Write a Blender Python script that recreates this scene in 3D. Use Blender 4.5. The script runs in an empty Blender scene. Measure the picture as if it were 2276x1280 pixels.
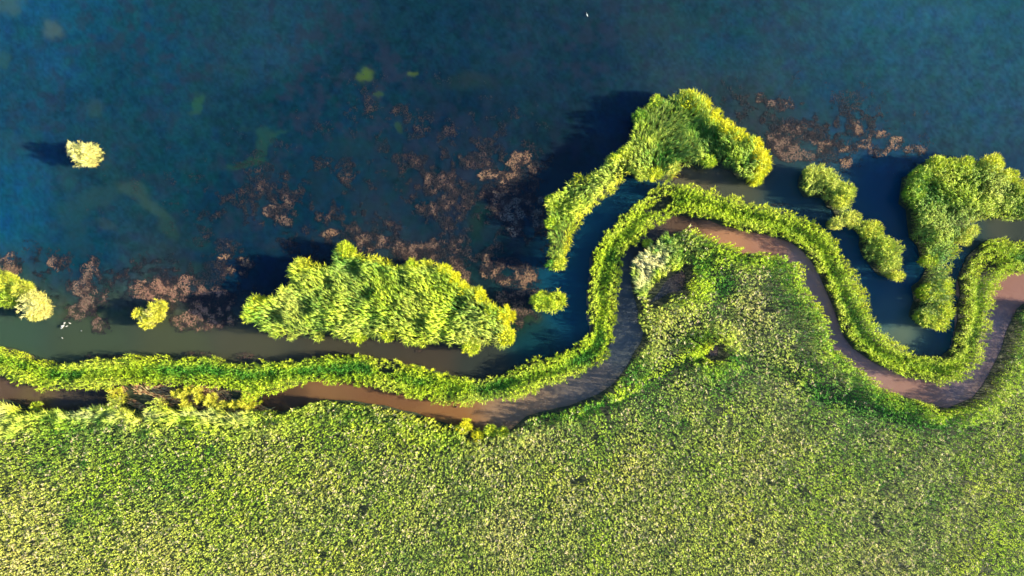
import bpy, bmesh, math
import numpy as np

# ------------------------------------------------------------------ camera
S = 0.06            # metres per photo pixel on the water
CAMH = 92.0
scene = bpy.context.scene
cd = bpy.data.cameras.new("camera")
cam = bpy.data.objects.new("camera", cd)
scene.collection.objects.link(cam)
scene.camera = cam
cam.location = (0, 0, CAMH)
cam.rotation_euler = (0, 0, 0)
cd.sensor_width = 36.0
cd.lens = 36.0 * CAMH / (2276 * S)
cd.clip_end = 20000

# ------------------------------------------------------------------ light
SUN_EL, SUN_AZ = math.radians(19), math.radians(-5)
w = bpy.data.worlds.new("World")
scene.world = w
w.use_nodes = True
nt = w.node_tree
bg = nt.nodes["Background"]
sky = nt.nodes.new("ShaderNodeTexSky")
sky.sky_type = 'NISHITA'
sky.sun_disc = False
sky.sun_elevation = SUN_EL
sky.sun_rotation = math.radians(90) - SUN_AZ
nt.links.new(sky.outputs[0], bg.inputs[0])
bg.inputs[1].default_value = 0.10
sky.ozone_density = 5.0
sl = bpy.data.lights.new("sun", 'SUN')
sl.energy = 5.0
sl.angle = math.radians(1.2)
sl.color = (1.0, 0.85, 0.58)
so = bpy.data.objects.new("sun", sl)
so.rotation_euler = (0, math.pi / 2 - SUN_EL, SUN_AZ)
so.location = (100, 0, 60)
scene.collection.objects.link(so)
scene.view_settings.view_transform = 'Standard'
scene.view_settings.look = 'None'
scene.view_settings.gamma = 1
scene.view_settings.exposure = 2.05
scene.view_settings.use_curve_mapping = False

# ------------------------------------------------------------------ helpers
rng = np.random.default_rng(7)
HC = 1.6
SL = S * (1 - HC / CAMH)     # outlines were read at canopy height, so land is a little smaller


def P(x, y, s=S):
    """photo-pixel layout coordinates -> metres"""
    return ((x - 1138) * s, (640 - y) * s)


def poly(pts, s=SL):
    a = np.array(pts, float)
    return np.stack([(a[:, 0] - 1138) * s, (640 - a[:, 1]) * s], 1)


_lat = rng.random((8, 256, 256))


def vnoise(x, y, scale, k=0):
    u = x / scale + 57.3 * k + 1000
    v = y / scale + 31.7 * k + 1000
    iu = np.floor(u).astype(int); iv = np.floor(v).astype(int)
    fu = u - iu; fv = v - iv
    fu = fu * fu * (3 - 2 * fu); fv = fv * fv * (3 - 2 * fv)
    L = _lat[k % 8]
    a = L[iu % 256, iv % 256]; b = L[(iu + 1) % 256, iv % 256]
    c = L[iu % 256, (iv + 1) % 256]; d = L[(iu + 1) % 256, (iv + 1) % 256]
    return (a * (1 - fu) + b * fu) * (1 - fv) + (c * (1 - fu) + d * fu) * fv


def fbm(x, y, scale, k=0, octv=4):
    r = 0; a = 1; t = 0
    for i in range(octv):
        r = r + a * vnoise(x, y, scale / 2 ** i, k + i); t += a; a *= 0.55
    return r / t


def inside(pt, pl):
    x, y = pt[:, 0], pt[:, 1]
    r = np.zeros(len(pt), bool)
    n = len(pl)
    for i in range(n):
        x0, y0 = pl[i]; x1, y1 = pl[(i + 1) % n]
        if y0 == y1: continue
        c = ((y0 > y) != (y1 > y))
        r ^= c & (x < (x1 - x0) * (y - y0) / (y1 - y0) + x0)
    return r


def dist_line(pt, pl, closed=True):
    """distance to a polyline and the vector to the closest point"""
    best = np.full(len(pt), 1e9); vec = np.zeros_like(pt)
    n = len(pl)
    for i in range(n if closed else n - 1):
        a = pl[i]; b = pl[(i + 1) % n]
        ab = b - a; L = (ab ** 2).sum() + 1e-12
        t = np.clip(((pt - a) @ ab) / L, 0, 1)
        d = a + t[:, None] * ab - pt
        q = np.hypot(d[:, 0], d[:, 1])
        m = q < best
        best[m] = q[m]; vec[m] = d[m]
    return best, vec


def lin(c):
    c = np.asarray(c, float) / 255
    return np.where(c <= 0.04045, c / 12.92, ((c + 0.055) / 1.055) ** 2.4)


def link(o, parent=None):
    scene.collection.objects.link(o)
    if parent is not None: o.parent = parent
    return o


def tri_mesh(name, V, T, C, mat, parent=None):
    me = bpy.data.meshes.new(name)
    me.vertices.add(len(V)); me.vertices.foreach_set("co", V.astype(np.float32).ravel())
    me.loops.add(T.size); me.loops.foreach_set("vertex_index", T.astype(np.int32).ravel())
    me.polygons.add(len(T))
    me.polygons.foreach_set("loop_start", np.arange(0, T.size, 3, dtype=np.int32))
    try:
        me.polygons.foreach_set("loop_total", np.full(len(T), 3, dtype=np.int32))
    except Exception:
        pass
    if C is not None:
        at = me.color_attributes.new("col", 'FLOAT_COLOR', 'POINT')
        cc = np.ones((len(V), 4), np.float32); cc[:, :3] = C
        at.data.foreach_set("color", cc.ravel())
    me.update(calc_edges=True)
    me.materials.append(mat)
    return link(bpy.data.objects.new(name, me), parent)


def tag(o, label=None, cat=None, group=None, kind=None):
    if label: o["label"] = label
    if cat: o["category"] = cat
    if group: o["group"] = group
    if kind: o["kind"] = kind
    return o


def thing(name, loc, label, cat, group=None):
    o = bpy.data.objects.new(name, None)
    o.location = (loc[0], loc[1], 0)
    o.empty_display_size = 0.5
    link(o)
    return tag(o, label, cat, group)


# ------------------------------------------------------------------ materials
def leaf_mat(name, trans=0.4, rough=0.5):
    m = bpy.data.materials.new(name); m.use_nodes = True
    t = m.node_tree; t.nodes.clear()
    out = t.nodes.new("ShaderNodeOutputMaterial")
    at = t.nodes.new("ShaderNodeAttribute"); at.attribute_name = "col"
    no = t.nodes.new("ShaderNodeTexNoise"); no.inputs["Scale"].default_value = 3.0
    tc = t.nodes.new("ShaderNodeTexCoord")
    t.links.new(tc.outputs["Object"], no.inputs["Vector"])
    mr = t.nodes.new("ShaderNodeMapRange")
    mr.inputs[3].default_value = 0.75; mr.inputs[4].default_value = 1.25
    t.links.new(no.outputs[0], mr.inputs[0])
    mx = t.nodes.new("ShaderNodeMix"); mx.data_type = 'RGBA'; mx.blend_type = 'MULTIPLY'
    mx.inputs[0].default_value = 1
    t.links.new(at.outputs["Color"], mx.inputs[6]); t.links.new(mr.outputs[0], mx.inputs[7])
    df = t.nodes.new("ShaderNodeBsdfPrincipled")
    df.inputs["Roughness"].default_value = rough
    df.inputs["Specular IOR Level"].default_value = 0.15
    tr = t.nodes.new("ShaderNodeBsdfTranslucent")
    t.links.new(mx.outputs[2], df.inputs["Base Color"])
    t.links.new(mx.outputs[2], tr.inputs["Color"])
    ms = t.nodes.new("ShaderNodeMixShader"); ms.inputs[0].default_value = trans
    t.links.new(df.outputs[0], ms.inputs[1]); t.links.new(tr.outputs[0], ms.inputs[2])
    t.links.new(ms.outputs[0], out.inputs[0])
    return m


def water_mat():
    m = bpy.data.materials.new("lake_water"); m.use_nodes = True
    t = m.node_tree
    b = t.nodes["Principled BSDF"]
    at = t.nodes.new("ShaderNodeAttribute"); at.attribute_name = "col"
    t.links.new(at.outputs["Color"], b.inputs["Base Color"])
    b.inputs["Roughness"].default_value = 0.12
    b.inputs["IOR"].default_value = 1.33; b.inputs["Specular IOR Level"].default_value = 0.25
    b.inputs['Subsurface Weight'].default_value = 1.0
    b.inputs['Subsurface Radius'].default_value = (1.0, 1.0, 1.0)
    b.inputs['Subsurface Scale'].default_value = 1.5
    tc = t.nodes.new("ShaderNodeTexCoord")
    mp = t.nodes.new("ShaderNodeMapping"); mp.inputs["Scale"].default_value = (1.0, 1.3, 1)
    n = t.nodes.new("ShaderNodeTexNoise"); n.inputs["Scale"].default_value = 1.6; n.inputs["Detail"].default_value = 3
    bp = t.nodes.new("ShaderNodeBump"); bp.inputs["Strength"].default_value = 0.05; bp.inputs["Distance"].default_value = 0.03
    t.links.new(tc.outputs["Object"], mp.inputs[0]); t.links.new(mp.outputs[0], n.inputs["Vector"])
    t.links.new(n.outputs[0], bp.inputs["Height"]); t.links.new(bp.outputs[0], b.inputs["Normal"])
    return m


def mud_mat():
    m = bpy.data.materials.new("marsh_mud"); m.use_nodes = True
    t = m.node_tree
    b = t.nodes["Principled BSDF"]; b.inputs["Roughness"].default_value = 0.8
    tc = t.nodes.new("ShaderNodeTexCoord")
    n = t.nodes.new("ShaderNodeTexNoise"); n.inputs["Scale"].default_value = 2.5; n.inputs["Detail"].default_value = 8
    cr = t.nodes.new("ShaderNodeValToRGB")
    cr.color_ramp.elements[0].position = 0.35; cr.color_ramp.elements[0].color = (0.008, 0.018, 0.006, 1)  # dark green puts the shade between reed tufts into the mud colour
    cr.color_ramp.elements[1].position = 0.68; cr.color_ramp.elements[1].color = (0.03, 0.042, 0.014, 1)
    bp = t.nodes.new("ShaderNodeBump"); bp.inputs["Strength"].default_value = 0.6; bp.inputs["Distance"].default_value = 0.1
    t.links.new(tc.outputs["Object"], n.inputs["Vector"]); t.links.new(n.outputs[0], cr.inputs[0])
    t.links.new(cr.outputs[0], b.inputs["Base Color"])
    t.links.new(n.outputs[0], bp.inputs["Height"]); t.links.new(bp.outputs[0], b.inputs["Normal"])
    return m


def plain_mat(name, col, rough=0.6):
    m = bpy.data.materials.new(name); m.use_nodes = True
    t = m.node_tree; b = t.nodes["Principled BSDF"]
    b.inputs["Roughness"].default_value = rough
    n = t.nodes.new("ShaderNodeTexNoise"); n.inputs["Scale"].default_value = 25
    cr = t.nodes.new("ShaderNodeValToRGB")
    cr.color_ramp.elements[0].color = (*[c * 0.8 for c in col], 1)
    cr.color_ramp.elements[1].color = (*[min(1, c * 1.15) for c in col], 1)
    t.links.new(n.outputs[0], cr.inputs[0]); t.links.new(cr.outputs[0], b.inputs["Base Color"])
    return m


M_LEAF = leaf_mat("reed_leaf", 0.25)
M_STEM = leaf_mat("reed_stem", 0.1)
M_WEED = leaf_mat("pondweed", 0.25, 0.6)
M_WATER = water_mat()
M_MUD = mud_mat()

# ------------------------------------------------------------------ outlines (photo-pixel layout)
A_ISL = [(1527,204),(1549,214),(1563,218),(1576,239),(1587,252),(1601,263),(1608,273),(1628,277),(1642,293),(1653,299),(1664,306),(1678,309),(1689,324),(1700,343),(1711,363),(1709,378),(1696,385),(1692,410),(1678,414),(1660,403),(1642,396),(1631,381),(1606,374),(1590,369),(1574,376),(1556,379),(1543,367),(1524,369),(1509,376),(1500,385),(1500,399),(1488,403),(1470,405),(1452,399),(1430,403),(1410,396),(1401,385),(1394,396),(1384,417),(1366,428),(1351,442),(1330,453),(1319,471),(1301,485),(1297,503),(1283,516),(1272,525),(1269,543),(1261,557),(1264,579),(1252,593),(1233,605),(1216,599),(1218,572),(1222,539),(1218,511),(1214,493),(1218,475),(1210,457),(1222,437),(1240,428),(1245,410),(1269,397),(1294,392),(1312,390),(1330,379),(1346,354),(1362,345),(1373,347),(1384,331),(1398,320),(1401,299),(1407,277),(1405,257),(1419,245),(1437,239),(1443,220),(1459,220),(1477,218),(1495,211),(1513,209)]
B_N = [(-150,766),(0,768),(19,772),(41,780),(59,787),(69,801),(87,799),(112,807),(134,807),(156,796),(187,799),(203,791),(234,793),(266,793),(291,788),(312,793),(359,793),(400,796),(431,793),(450,790),(478,791),(500,802),(547,805),(578,801),(598,801),(658,798),(676,791),(718,792),(739,782),(767,791),(795,784),(823,791),(852,796),(887,801),(908,812),(932,808),(957,819),(992,826),(1017,836),(1041,833),(1062,840),(1098,835),(1133,826),(1157,817),(1175,801),(1199,794),(1221,798),(1245,780),(1273,771),(1301,751),(1309,741),(1314,714),(1305,694),(1309,679),(1305,647),(1309,624),(1311,605),(1314,581),(1312,558),(1328,546),(1334,530),(1344,511),(1363,499),(1375,487),(1385,468),(1398,464),(1409,449),(1430,437),(1445,421),(1463,415),(1473,405),(1509,405),(1531,405),(1556,410),(1581,417),(1610,428),(1635,431),(1660,444),(1689,449),(1714,458),(1749,462),(1778,475),(1807,487),(1834,504),(1860,523),(1875,557),(1889,581),(1906,606),(1914,630),(1928,659),(1933,683),(1948,707),(1962,727),(1981,746),(2011,768),(2035,785),(2069,787),(2103,792),(2127,770),(2132,746),(2141,707),(2136,683),(2146,654),(2141,620),(2151,591),(2161,567),(2180,548),(2214,526),(2243,531),(2276,536),(2480,548)]
B_S = [(2480,606),(2310,606),(2276,609),(2252,615),(2234,626),(2222,642),(2216,665),(2209,688),(2204,737),(2192,785),(2185,804),(2161,833),(2137,848),(2103,855),(2069,853),(2035,848),(2001,833),(1962,819),(1938,804),(1904,780),(1885,756),(1870,717),(1856,678),(1841,644),(1827,611),(1812,586),(1793,562),(1768,543),(1739,533),(1703,523),(1667,518),(1646,512),(1613,505),(1585,494),(1556,489),(1527,482),(1509,482),(1481,493),(1459,500),(1445,521),(1423,539),(1402,557),(1391,572),(1384,593),(1381,632),(1375,663),(1371,694),(1371,733),(1367,765),(1355,788),(1336,808),(1312,823),(1281,839),(1250,851),(1238,857),(1210,864),(1182,878),(1154,893),(1119,894),(1076,900),(1034,901),(992,900),(957,896),(922,887),(887,878),(852,868),(816,861),(781,856),(746,854),(711,852),(676,859),(641,868),(612,875),(584,879),(569,908),(548,908),(541,876),(512,868),(469,860),(431,860),(391,860),(359,857),(312,860),(275,860),(219,871),(175,872),(125,872),(87,872),(62,861),(31,860),(16,847),(0,838),(-150,822)]
C_N = [(-150,880),(0,885),(19,891),(41,901),(62,910),(94,911),(131,910),(169,910),(187,904),(219,899),(244,897),(256,872),(275,863),(281,882),(290,903),(312,912),(328,918),(332,895),(342,882),(362,876),(378,898),(410,906),(440,908),(470,909),(500,905),(515,916),(538,921),(572,908),(600,908),(616,912),(655,900),(683,896),(711,884),(746,886),(781,887),(816,894),(852,898),(887,908),(922,914),(957,928),(992,938),(1010,944),(1027,940),(1047,947),(1052,967),(1064,963),(1087,950),(1114,958),(1134,952),(1147,940),(1167,923),(1200,913),(1234,905),(1267,898),(1297,886),(1328,874),(1359,854),(1379,831),(1395,808),(1406,784),(1422,761),(1428,741),(1418,718),(1416,694),(1410,671),(1404,651),(1400,628),(1406,605),(1418,585),(1434,569),(1449,554),(1469,534),(1484,519),(1504,505),(1531,503),(1559,511),(1582,522),(1613,534),(1641,546),(1664,556),(1691,554),(1719,563),(1746,563),(1770,573),(1781,593),(1785,616),(1797,636),(1812,659),(1824,683),(1840,706),(1848,733),(1855,757),(1880,785),(1904,805),(1928,824),(1962,853),(1991,867),(2025,877),(2059,889),(2083,899),(2122,904),(2141,896),(2175,882),(2195,858),(2209,833),(2224,804),(2238,775),(2248,737),(2262,707),(2274,682),(2292,668),(2330,662),(2480,690)]  # right end beyond the frame is shaped to let sun onto the channel
C_BED = C_N + [(2480,1470),(-150,1470)]
POOL1 = [(1528,598),(1500,612),(1480,632),(1469,650),(1450,674),(1469,667),(1492,652),(1523,646),(1531,616)]
POOL2 = [(1580,768),(1605,771),(1603,793),(1586,795)]
D_ISL = [(772,538),(788,548),(792,562),(813,564),(834,569),(859,574),(873,587),(901,590),(906,576),(925,578),(929,587),(946,581),(967,583),(999,589),(1017,601),(1027,618),(1045,641),(1062,641),(1080,641),(1083,659),(1098,671),(1119,680),(1136,682),(1146,699),(1140,724),(1148,745),(1143,762),(1129,773),(1108,771),(1080,773),(1062,780),(1045,789),(1027,782),(1006,770),(985,764),(957,763),(936,771),(908,766),(894,755),(873,752),(862,762),(844,752),(816,754),(799,764),(781,759),(760,752),(732,748),(711,759),(690,755),(672,761),(655,754),(630,754),(609,745),(595,738),(574,727),(556,722),(538,715),(549,696),(553,671),(574,650),(588,659),(602,664),(623,654),(637,632),(651,629),(644,604),(658,583),(676,573),(690,571),(692,590),(711,590),(743,587),(744,559),(753,545)]
E_CL = [(1178,668),(1189,650),(1207,645),(1224,652),(1245,645),(1259,661),(1252,682),(1231,696),(1214,690),(1196,696),(1182,685)]
F_ISL = [(1778,412),(1783,383),(1812,364),(1841,373),(1870,395),(1894,407),(1905,436),(1894,458),(1906,475),(1911,490),(1933,494),(1952,497),(1956,514),(1962,526),(1986,531),(2002,552),(1996,577),(2001,601),(2007,615),(1991,625),(1962,615),(1943,594),(1923,567),(1916,543),(1919,523),(1899,509),(1880,504),(1860,515),(1841,502),(1843,485),(1865,480),(1860,468),(1843,460),(1839,441),(1812,441),(1793,439)]
G_ISL = [(2006,451),(2011,412),(2015,388),(2040,373),(2054,356),(2078,347),(2103,356),(2137,347),(2161,359),(2185,347),(2214,356),(2229,373),(2253,393),(2276,407),(2420,430),(2440,500),(2276,487),(2253,490),(2224,482),(2195,492),(2175,499),(2166,519),(2146,528),(2132,543),(2127,567),(2107,596),(2112,635),(2115,678),(2107,722),(2078,737),(2054,729),(2030,707),(2032,688),(2040,669),(2035,635),(2054,620),(2069,596),(2054,572),(2049,548),(2030,528),(2025,490),(2023,465)]
H_CL = [(152,327),(158,316),(169,315),(180,324),(189,315),(211,319),(220,337),(219,350),(211,361),(195,373),(180,366),(169,369),(161,366),(158,350)]
I1_CL = [(-130,595),(0,605),(19,607),(36,622),(55,624),(67,635),(70,651),(52,668),(37,682),(22,683),(0,677),(-130,690)]
I2_CL = [(70,651),(84,647),(97,660),(108,679),(106,701),(94,711),(75,708),(59,694),(52,672)]
J_CL = [(297,691),(309,688),(322,694),(331,685),(341,671),(356,668),(370,677),(362,694),(359,713),(337,719),(322,730),(309,726),(311,710),(300,700)]

# ------------------------------------------------------------------ water
LAKE = [((50,200),(30,84,114)),((20,470),(20,88,120)),((300,150),(22,75,100)),((600,100),(34,76,96)),((1000,60),(22,60,80)),((1000,250),(14,46,68)),
 ((700,300),(16,56,80)),((1300,150),(24,58,78)),((1600,90),(34,78,98)),((1950,80),(42,92,112)),((2250,50),(42,92,112)),((2200,250),(46,92,114)),
 ((1850,200),(40,82,104)),((1590,240),(45,68,80)),((1660,350),(44,66,76)),((700,450),(10,54,76)),((1000,450),(8,46,66)),((400,400),(20,74,92)),
 ((180,560),(12,68,94)),((500,600),(6,58,82)),((1250,330),(20,50,66)),((1400,285),(10,58,88)),((600,610),(4,50,76)),((500,450),(10,60,82)),((650,250),(16,58,78)),((850,170),(18,56,76)),((1100,560),(16,45,56)),((2250,380),(38,70,100)),((150,30),(24,86,116)),  # the point left of the arrow island carries the blue of its shadow
 ((0,725),(82,108,86)),((200,752),(88,102,76)),((400,762),(100,104,76)),((550,765),(104,100,78)),((750,785),(98,90,72)),((950,798),(98,84,70)),((1080,805),(76,80,72)),
 ((1180,770),(24,78,90)),((1270,700),(24,94,122)),((1260,620),(22,94,126)),((1330,500),(26,96,130)),((1400,420),(22,84,114)),((1540,390),(130,118,92)),  # outer channel colours raised to brighten water lying in reed shade
 ((1650,420),(108,108,90)),((1750,440),(52,96,106)),((1880,550),(40,102,128)),((1920,640),(34,102,130)),((1970,700),(80,124,134)),((2000,735),(124,138,118)),
 ((2060,765),(50,92,102)),((2115,740),(22,92,120)),((2130,600),(38,96,122)),((2170,530),(62,88,90)),((2220,510),(98,100,84)),((2290,505),(78,84,72)),
 ((2020,600),(28,96,130)),((1960,430),(20,88,124)),((1150,720),(40,72,50))]
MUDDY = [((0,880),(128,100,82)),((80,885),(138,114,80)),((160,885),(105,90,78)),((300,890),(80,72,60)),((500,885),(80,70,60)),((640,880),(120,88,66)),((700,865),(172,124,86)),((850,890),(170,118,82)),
 ((1000,920),(192,134,86)),((1150,920),(200,160,132)),((1300,850),(178,156,146)),((1385,780),(146,148,152)),((1390,620),(114,124,134)),((1440,550),(84,86,92)),((1530,495),(128,98,80)),  # bluish mid points: skylight in the shaded bend put into the water colour
 ((1620,522),(232,166,130)),((1700,550),(220,156,132)),((1800,600),(225,178,170)),((1900,750),(215,170,170)),((2050,870),(208,155,142)),((2150,870),(205,168,170)),((2240,640),(198,142,128)),((2210,750),(205,168,172))]  # shaded right-hand reaches lifted and blued in the colour too
E_WATER = np.array([3.0, 2.62, 2.6])     # light arriving on open sunlit water


def idw(X, Y, pts, p=3.2):
    num = np.zeros(X.shape + (3,)); den = np.zeros(X.shape)
    for (a, b), c in pts:
        d = ((X - a) ** 2 + (Y - b) ** 2 + 500.0) ** (p / 2)
        wt = 1e9 / d
        num += wt[..., None] * lin(c); den += wt
    return num / den[..., None]


def blob(X, Y, cx, cy, rx, ry, ang=0, soft=0.5):
    a = math.radians(ang)
    u = ((X - cx) * math.cos(a) + (Y - cy) * math.sin(a)) / rx
    v = (-(X - cx) * math.sin(a) + (Y - cy) * math.cos(a)) / ry
    return 1 / (1 + np.exp((np.hypot(u, v) - 1) / soft * 4))


def sst(x, a, b):
    t = np.clip((x - a) / (b - a), 0, 1)
    return t * t * (3 - 2 * t)


# where submerged and floating pondweed grows: (cx, cy, rx, ry, strength)
WEEDZONES = [(600,470,170,120,.8),(800,500,200,110,1),(1000,420,200,140,1),(1110,420,140,120,1),(950,560,180,60,1),(1000,320,220,70,.6),(900,260,200,80,.45),
 (1180,520,60,110,.8),(520,590,70,60,.9),(330,610,200,40,.8),(120,600,90,50,.9),(1700,270,110,90,.6),(1850,290,170,70,.9),(1640,220,60,60,.5),
 (60,690,70,30,.3),(1240,370,80,60,.7),(380,690,130,50,.5),(1150,690,50,50,.7),(760,400,180,80,.6),(330,400,140,100,.15)]


def weed_density(X, Y):
    z = np.zeros(X.shape)
    for cx, cy, rx, ry, s in WEEDZONES:
        z = np.maximum(z, s * np.exp(-(((X - cx) / rx) ** 2 + ((Y - cy) / ry) ** 2) * 0.9))
    return z


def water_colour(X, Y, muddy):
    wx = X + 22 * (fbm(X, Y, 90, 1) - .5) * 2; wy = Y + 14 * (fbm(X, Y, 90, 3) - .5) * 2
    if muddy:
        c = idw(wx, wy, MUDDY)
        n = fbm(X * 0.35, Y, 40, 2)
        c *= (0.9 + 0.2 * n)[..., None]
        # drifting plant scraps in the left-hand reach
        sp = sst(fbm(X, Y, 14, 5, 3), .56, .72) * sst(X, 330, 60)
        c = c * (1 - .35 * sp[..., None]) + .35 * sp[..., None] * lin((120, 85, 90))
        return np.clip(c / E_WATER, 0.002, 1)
    c = idw(wx, wy, LAKE)
    inlake = 1 - sst(Y, 690, 730) * 1.0
    inlake = np.where(X > 1180, 1 - sst(Y, 330, 420), inlake)
    n1 = fbm(X, Y, 260, 0); n2 = fbm(X, Y, 60, 2); n3 = fbm(X, Y, 16, 4)
    c *= (1 + inlake * (0.5 * (n1 - .5) + 0.25 * (n2 - .5) + 0.4 * (n3 - .5) + 0.4 * (vnoise(X, Y, 5, 7) - .5)))[..., None]
    c *= np.stack([1 + inlake * .5 * (fbm(X, Y, 12 + 5 * q, q + 2, 3) - .5) for q in range(3)], -1)
    # purplish bottom weed, finely mottled
    mott = sst(fbm(X, Y, 22, 6, 4), .45, .72) * sst(fbm(X, Y, 240, 3), .3, .6) * inlake
    deep = (0.35 * blob(X, Y, 900, 150, 900, 260, 0, 1.2) + 0.25)
    k = (mott * deep)[..., None]
    c = c * (1 - k) + k * lin((52, 60, 84))
    zd = weed_density(X, Y)
    wd = sst(fbm(X, Y, 34, 1, 5) + .28 * (zd - .5), .50, .66) * zd * inlake
    k = np.clip(wd * .22, 0, .4)[..., None]
    c = c * (1 - k) + k * lin((66, 62, 78))
    # pale and green shoals on the lake bed
    for cx, cy, rx, ry, an, s, col, a in [
        (115,65,24,26,20,.5,(98,122,112),.75),(20,8,32,24,0,.5,(84,122,118),.75),(6,135,12,20,0,.5,(62,112,100),.6),(212,238,18,20,0,.6,(70,104,98),.5),
        (810,165,17,14,10,.5,(110,140,40),.8),(918,160,9,5,-30,.6,(110,135,45),.7),(847,208,9,7,0,.6,(82,118,44),.6),(893,285,7,11,0,.6,(70,100,45),.6),(442,230,9,20,10,.6,(60,120,74),.65),(436,250,13,5,0,.6,(70,110,80),.4),
        (596,300,26,20,0,.35,(46,92,76),.75),(622,292,18,5,-20,.4,(46,92,76),.6),(575,335,17,30,10,.4,(46,92,76),.75),(548,362,46,10,-12,.4,(50,96,66),.75),(545,290,20,6,0,.5,(46,92,76),.4),
        (290,415,38,16,20,.6,(76,106,94),.65),(330,455,40,14,40,.6,(76,104,90),.6),(365,500,30,18,50,.6,(62,98,80),.55),(215,435,50,22,-20,.6,(52,96,96),.6),(160,470,36,36,0,.7,(50,96,98),.55),(150,400,16,22,20,.6,(52,96,96),.45),(170,530,30,30,0,.7,(52,90,90),.4),
        (240,505,22,10,30,.6,(72,92,90),.5),(30,305,36,14,8,.6,(52,96,110),.45),(1060,490,20,46,0,.7,(28,62,38),.7),(1180,700,30,14,0,.7,(90,104,28),.55),(440,545,30,16,0,.6,(40,84,66),.5),
        (1040,180,60,20,0,.8,(62,80,48),.3),(430,600,20,14,0,.6,(40,74,60),.5),(780,330,60,26,0,.7,(40,74,66),.35),(1500,60,90,20,0,.8,(52,80,84),.4)]:
        k = (a * .72 * blob(X + 34 * (n2 - .5) + 14 * (n3 - .5), Y + 26 * (fbm(X, Y, 40, 7) - .5) + 14 * (n3 - .5), cx, cy, rx, ry, an, s))[..., None]
        c = c * (1 - k) + k * lin(col)
    # reddish silt and roots along the foot of the long bank
    return np.clip(c / E_WATER, 0.0015, 1)


def axis(lo, hi, st, far):
    a = np.arange(lo, hi + st, st, dtype=float)
    return np.concatenate([[-far, lo - 3000, lo - 300], a, [hi + 300, hi + 3000, far]])


gx = axis(-160, 2436, 3.5, 60000.0); gy = axis(-160, 1000, 3.5, 60000.0)
GX, GY = np.meshgrid(gx, gy)
cX = np.clip(GX, -160, 2436); cY = np.clip(GY, -160, 1000)
ctr = np.array([((a[0]), a[1]) for a in B_N])
bank_y_n = None
# split of the sheet: everything south of the long bank's middle is the muddy inner channel
Bpoly = np.array(B_N + B_S, float)
mid_s = np.array(B_S, float)


def channel_mask(X, Y):
    """inside the loop of ground south of the bank's north edge"""
    pl = np.array(B_N + [(2480, 3000), (-150, 3000)], float)
    pl = pl + 0
    return inside(np.stack([X.ravel(), Y.ravel()], 1), pl).reshape(X.shape)


def sheet(name, muddy, label, cat):
    nx, ny = len(gx), len(gy)
    V = np.zeros((ny * nx, 3)); V[:, 0] = ((GX - 1138) * S).ravel(); V[:, 1] = ((640 - GY) * S).ravel()
    idx = np.arange(ny * nx).reshape(ny, nx)
    fcx = (cX[:-1, :-1] + cX[1:, 1:]) / 2; fcy = (cY[:-1, :-1] + cY[1:, 1:]) / 2
    # shift the outline inwards so that the seam stays hidden under the reeds
    sh = channel_mask(1138 + (fcx - 1138) * 1.0175, 640 + (fcy - 640) * 1.0175 - 14)
    # the bank is narrow: test seam lies in the middle of it
    m = (sh if muddy else ~sh)
    a = idx[:-1, :-1][m]; b = idx[:-1, 1:][m]; c = idx[1:, 1:][m]; d = idx[1:, :-1][m]
    T = np.concatenate([np.stack([a, d, c], 1), np.stack([a, c, b], 1)])
    C = water_colour(cX, cY, muddy)
    ring = (GX < -170) | (GX > 2446) | (GY < -170) | (GY > 1010)
    C[ring] = C[0, 3:-3].mean(0) if not muddy else C[~ring].mean(0)
    C = C.reshape(-1, 3)
    used, inv = np.unique(T.ravel(), return_inverse=True)
    o = tri_mesh(name, V[used], inv.reshape(-1, 3), C[used], M_WATER)
    return tag(o, label, cat, kind="structure")


sheet("lake_water", False, "dark blue lake water with submerged weed above the winding reed bank", "lake")
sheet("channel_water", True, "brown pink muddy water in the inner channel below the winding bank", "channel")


# ------------------------------------------------------------------ land under the reeds
def slab(name, pl, z, mat, parent=None, depth=0.8):
    bm = bmesh.new()
    vs = [bm.verts.new((p[0], p[1], z)) for p in pl]
    f = bm.faces.new(vs)
    r = bmesh.ops.extrude_face_region(bm, geom=[f])
    vv = [e for e in r["geom"] if isinstance(e, bmesh.types.BMVert)]
    cx = sum(v.co.x for v in vs) / len(vs)
    for v in vv: v.co.z -= depth
    bmesh.ops.recalc_face_normals(bm, faces=bm.faces)
    bmesh.ops.triangulate(bm, faces=[f for f in bm.faces if len(f.verts) > 4])
    me = bpy.data.meshes.new(name); bm.to_mesh(me); bm.free()
    me.materials.append(mat)
    return link(bpy.data.objects.new(name, me), parent)


def shrink(pl, d):
    n = len(pl); out = []
    area = 0.5 * sum(pl[i][0] * pl[(i + 1) % n][1] - pl[(i + 1) % n][0] * pl[i][1] for i in range(n))
    sg = 1 if area > 0 else -1
    for i in range(n):
        t = pl[(i + 1) % n] - pl[i - 1]
        t = t / (np.hypot(*t) + 1e-9)
        out.append(pl[i] + d * sg * np.array([-t[1], t[0]]))
    return np.array(out)


# ------------------------------------------------------------------ reeds
def sample(pl, sp, holes=(), keep=None):
    x0, y0 = pl.min(0); x1, y1 = pl.max(0)
    nx = int((x1 - x0) / sp) + 1; ny = int((y1 - y0) / (sp * .87)) + 1
    I, J = np.meshgrid(np.arange(nx), np.arange(ny))
    pt = np.stack([x0 + (I + .5 * (J % 2)) * sp, y0 + J * sp * .87], -1).reshape(-1, 2)
    pt += rng.normal(0, sp * .33, pt.shape)
    m = inside(pt, pl)
    for h in holes: m &= ~inside(pt, h)
    return pt[m]


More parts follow.
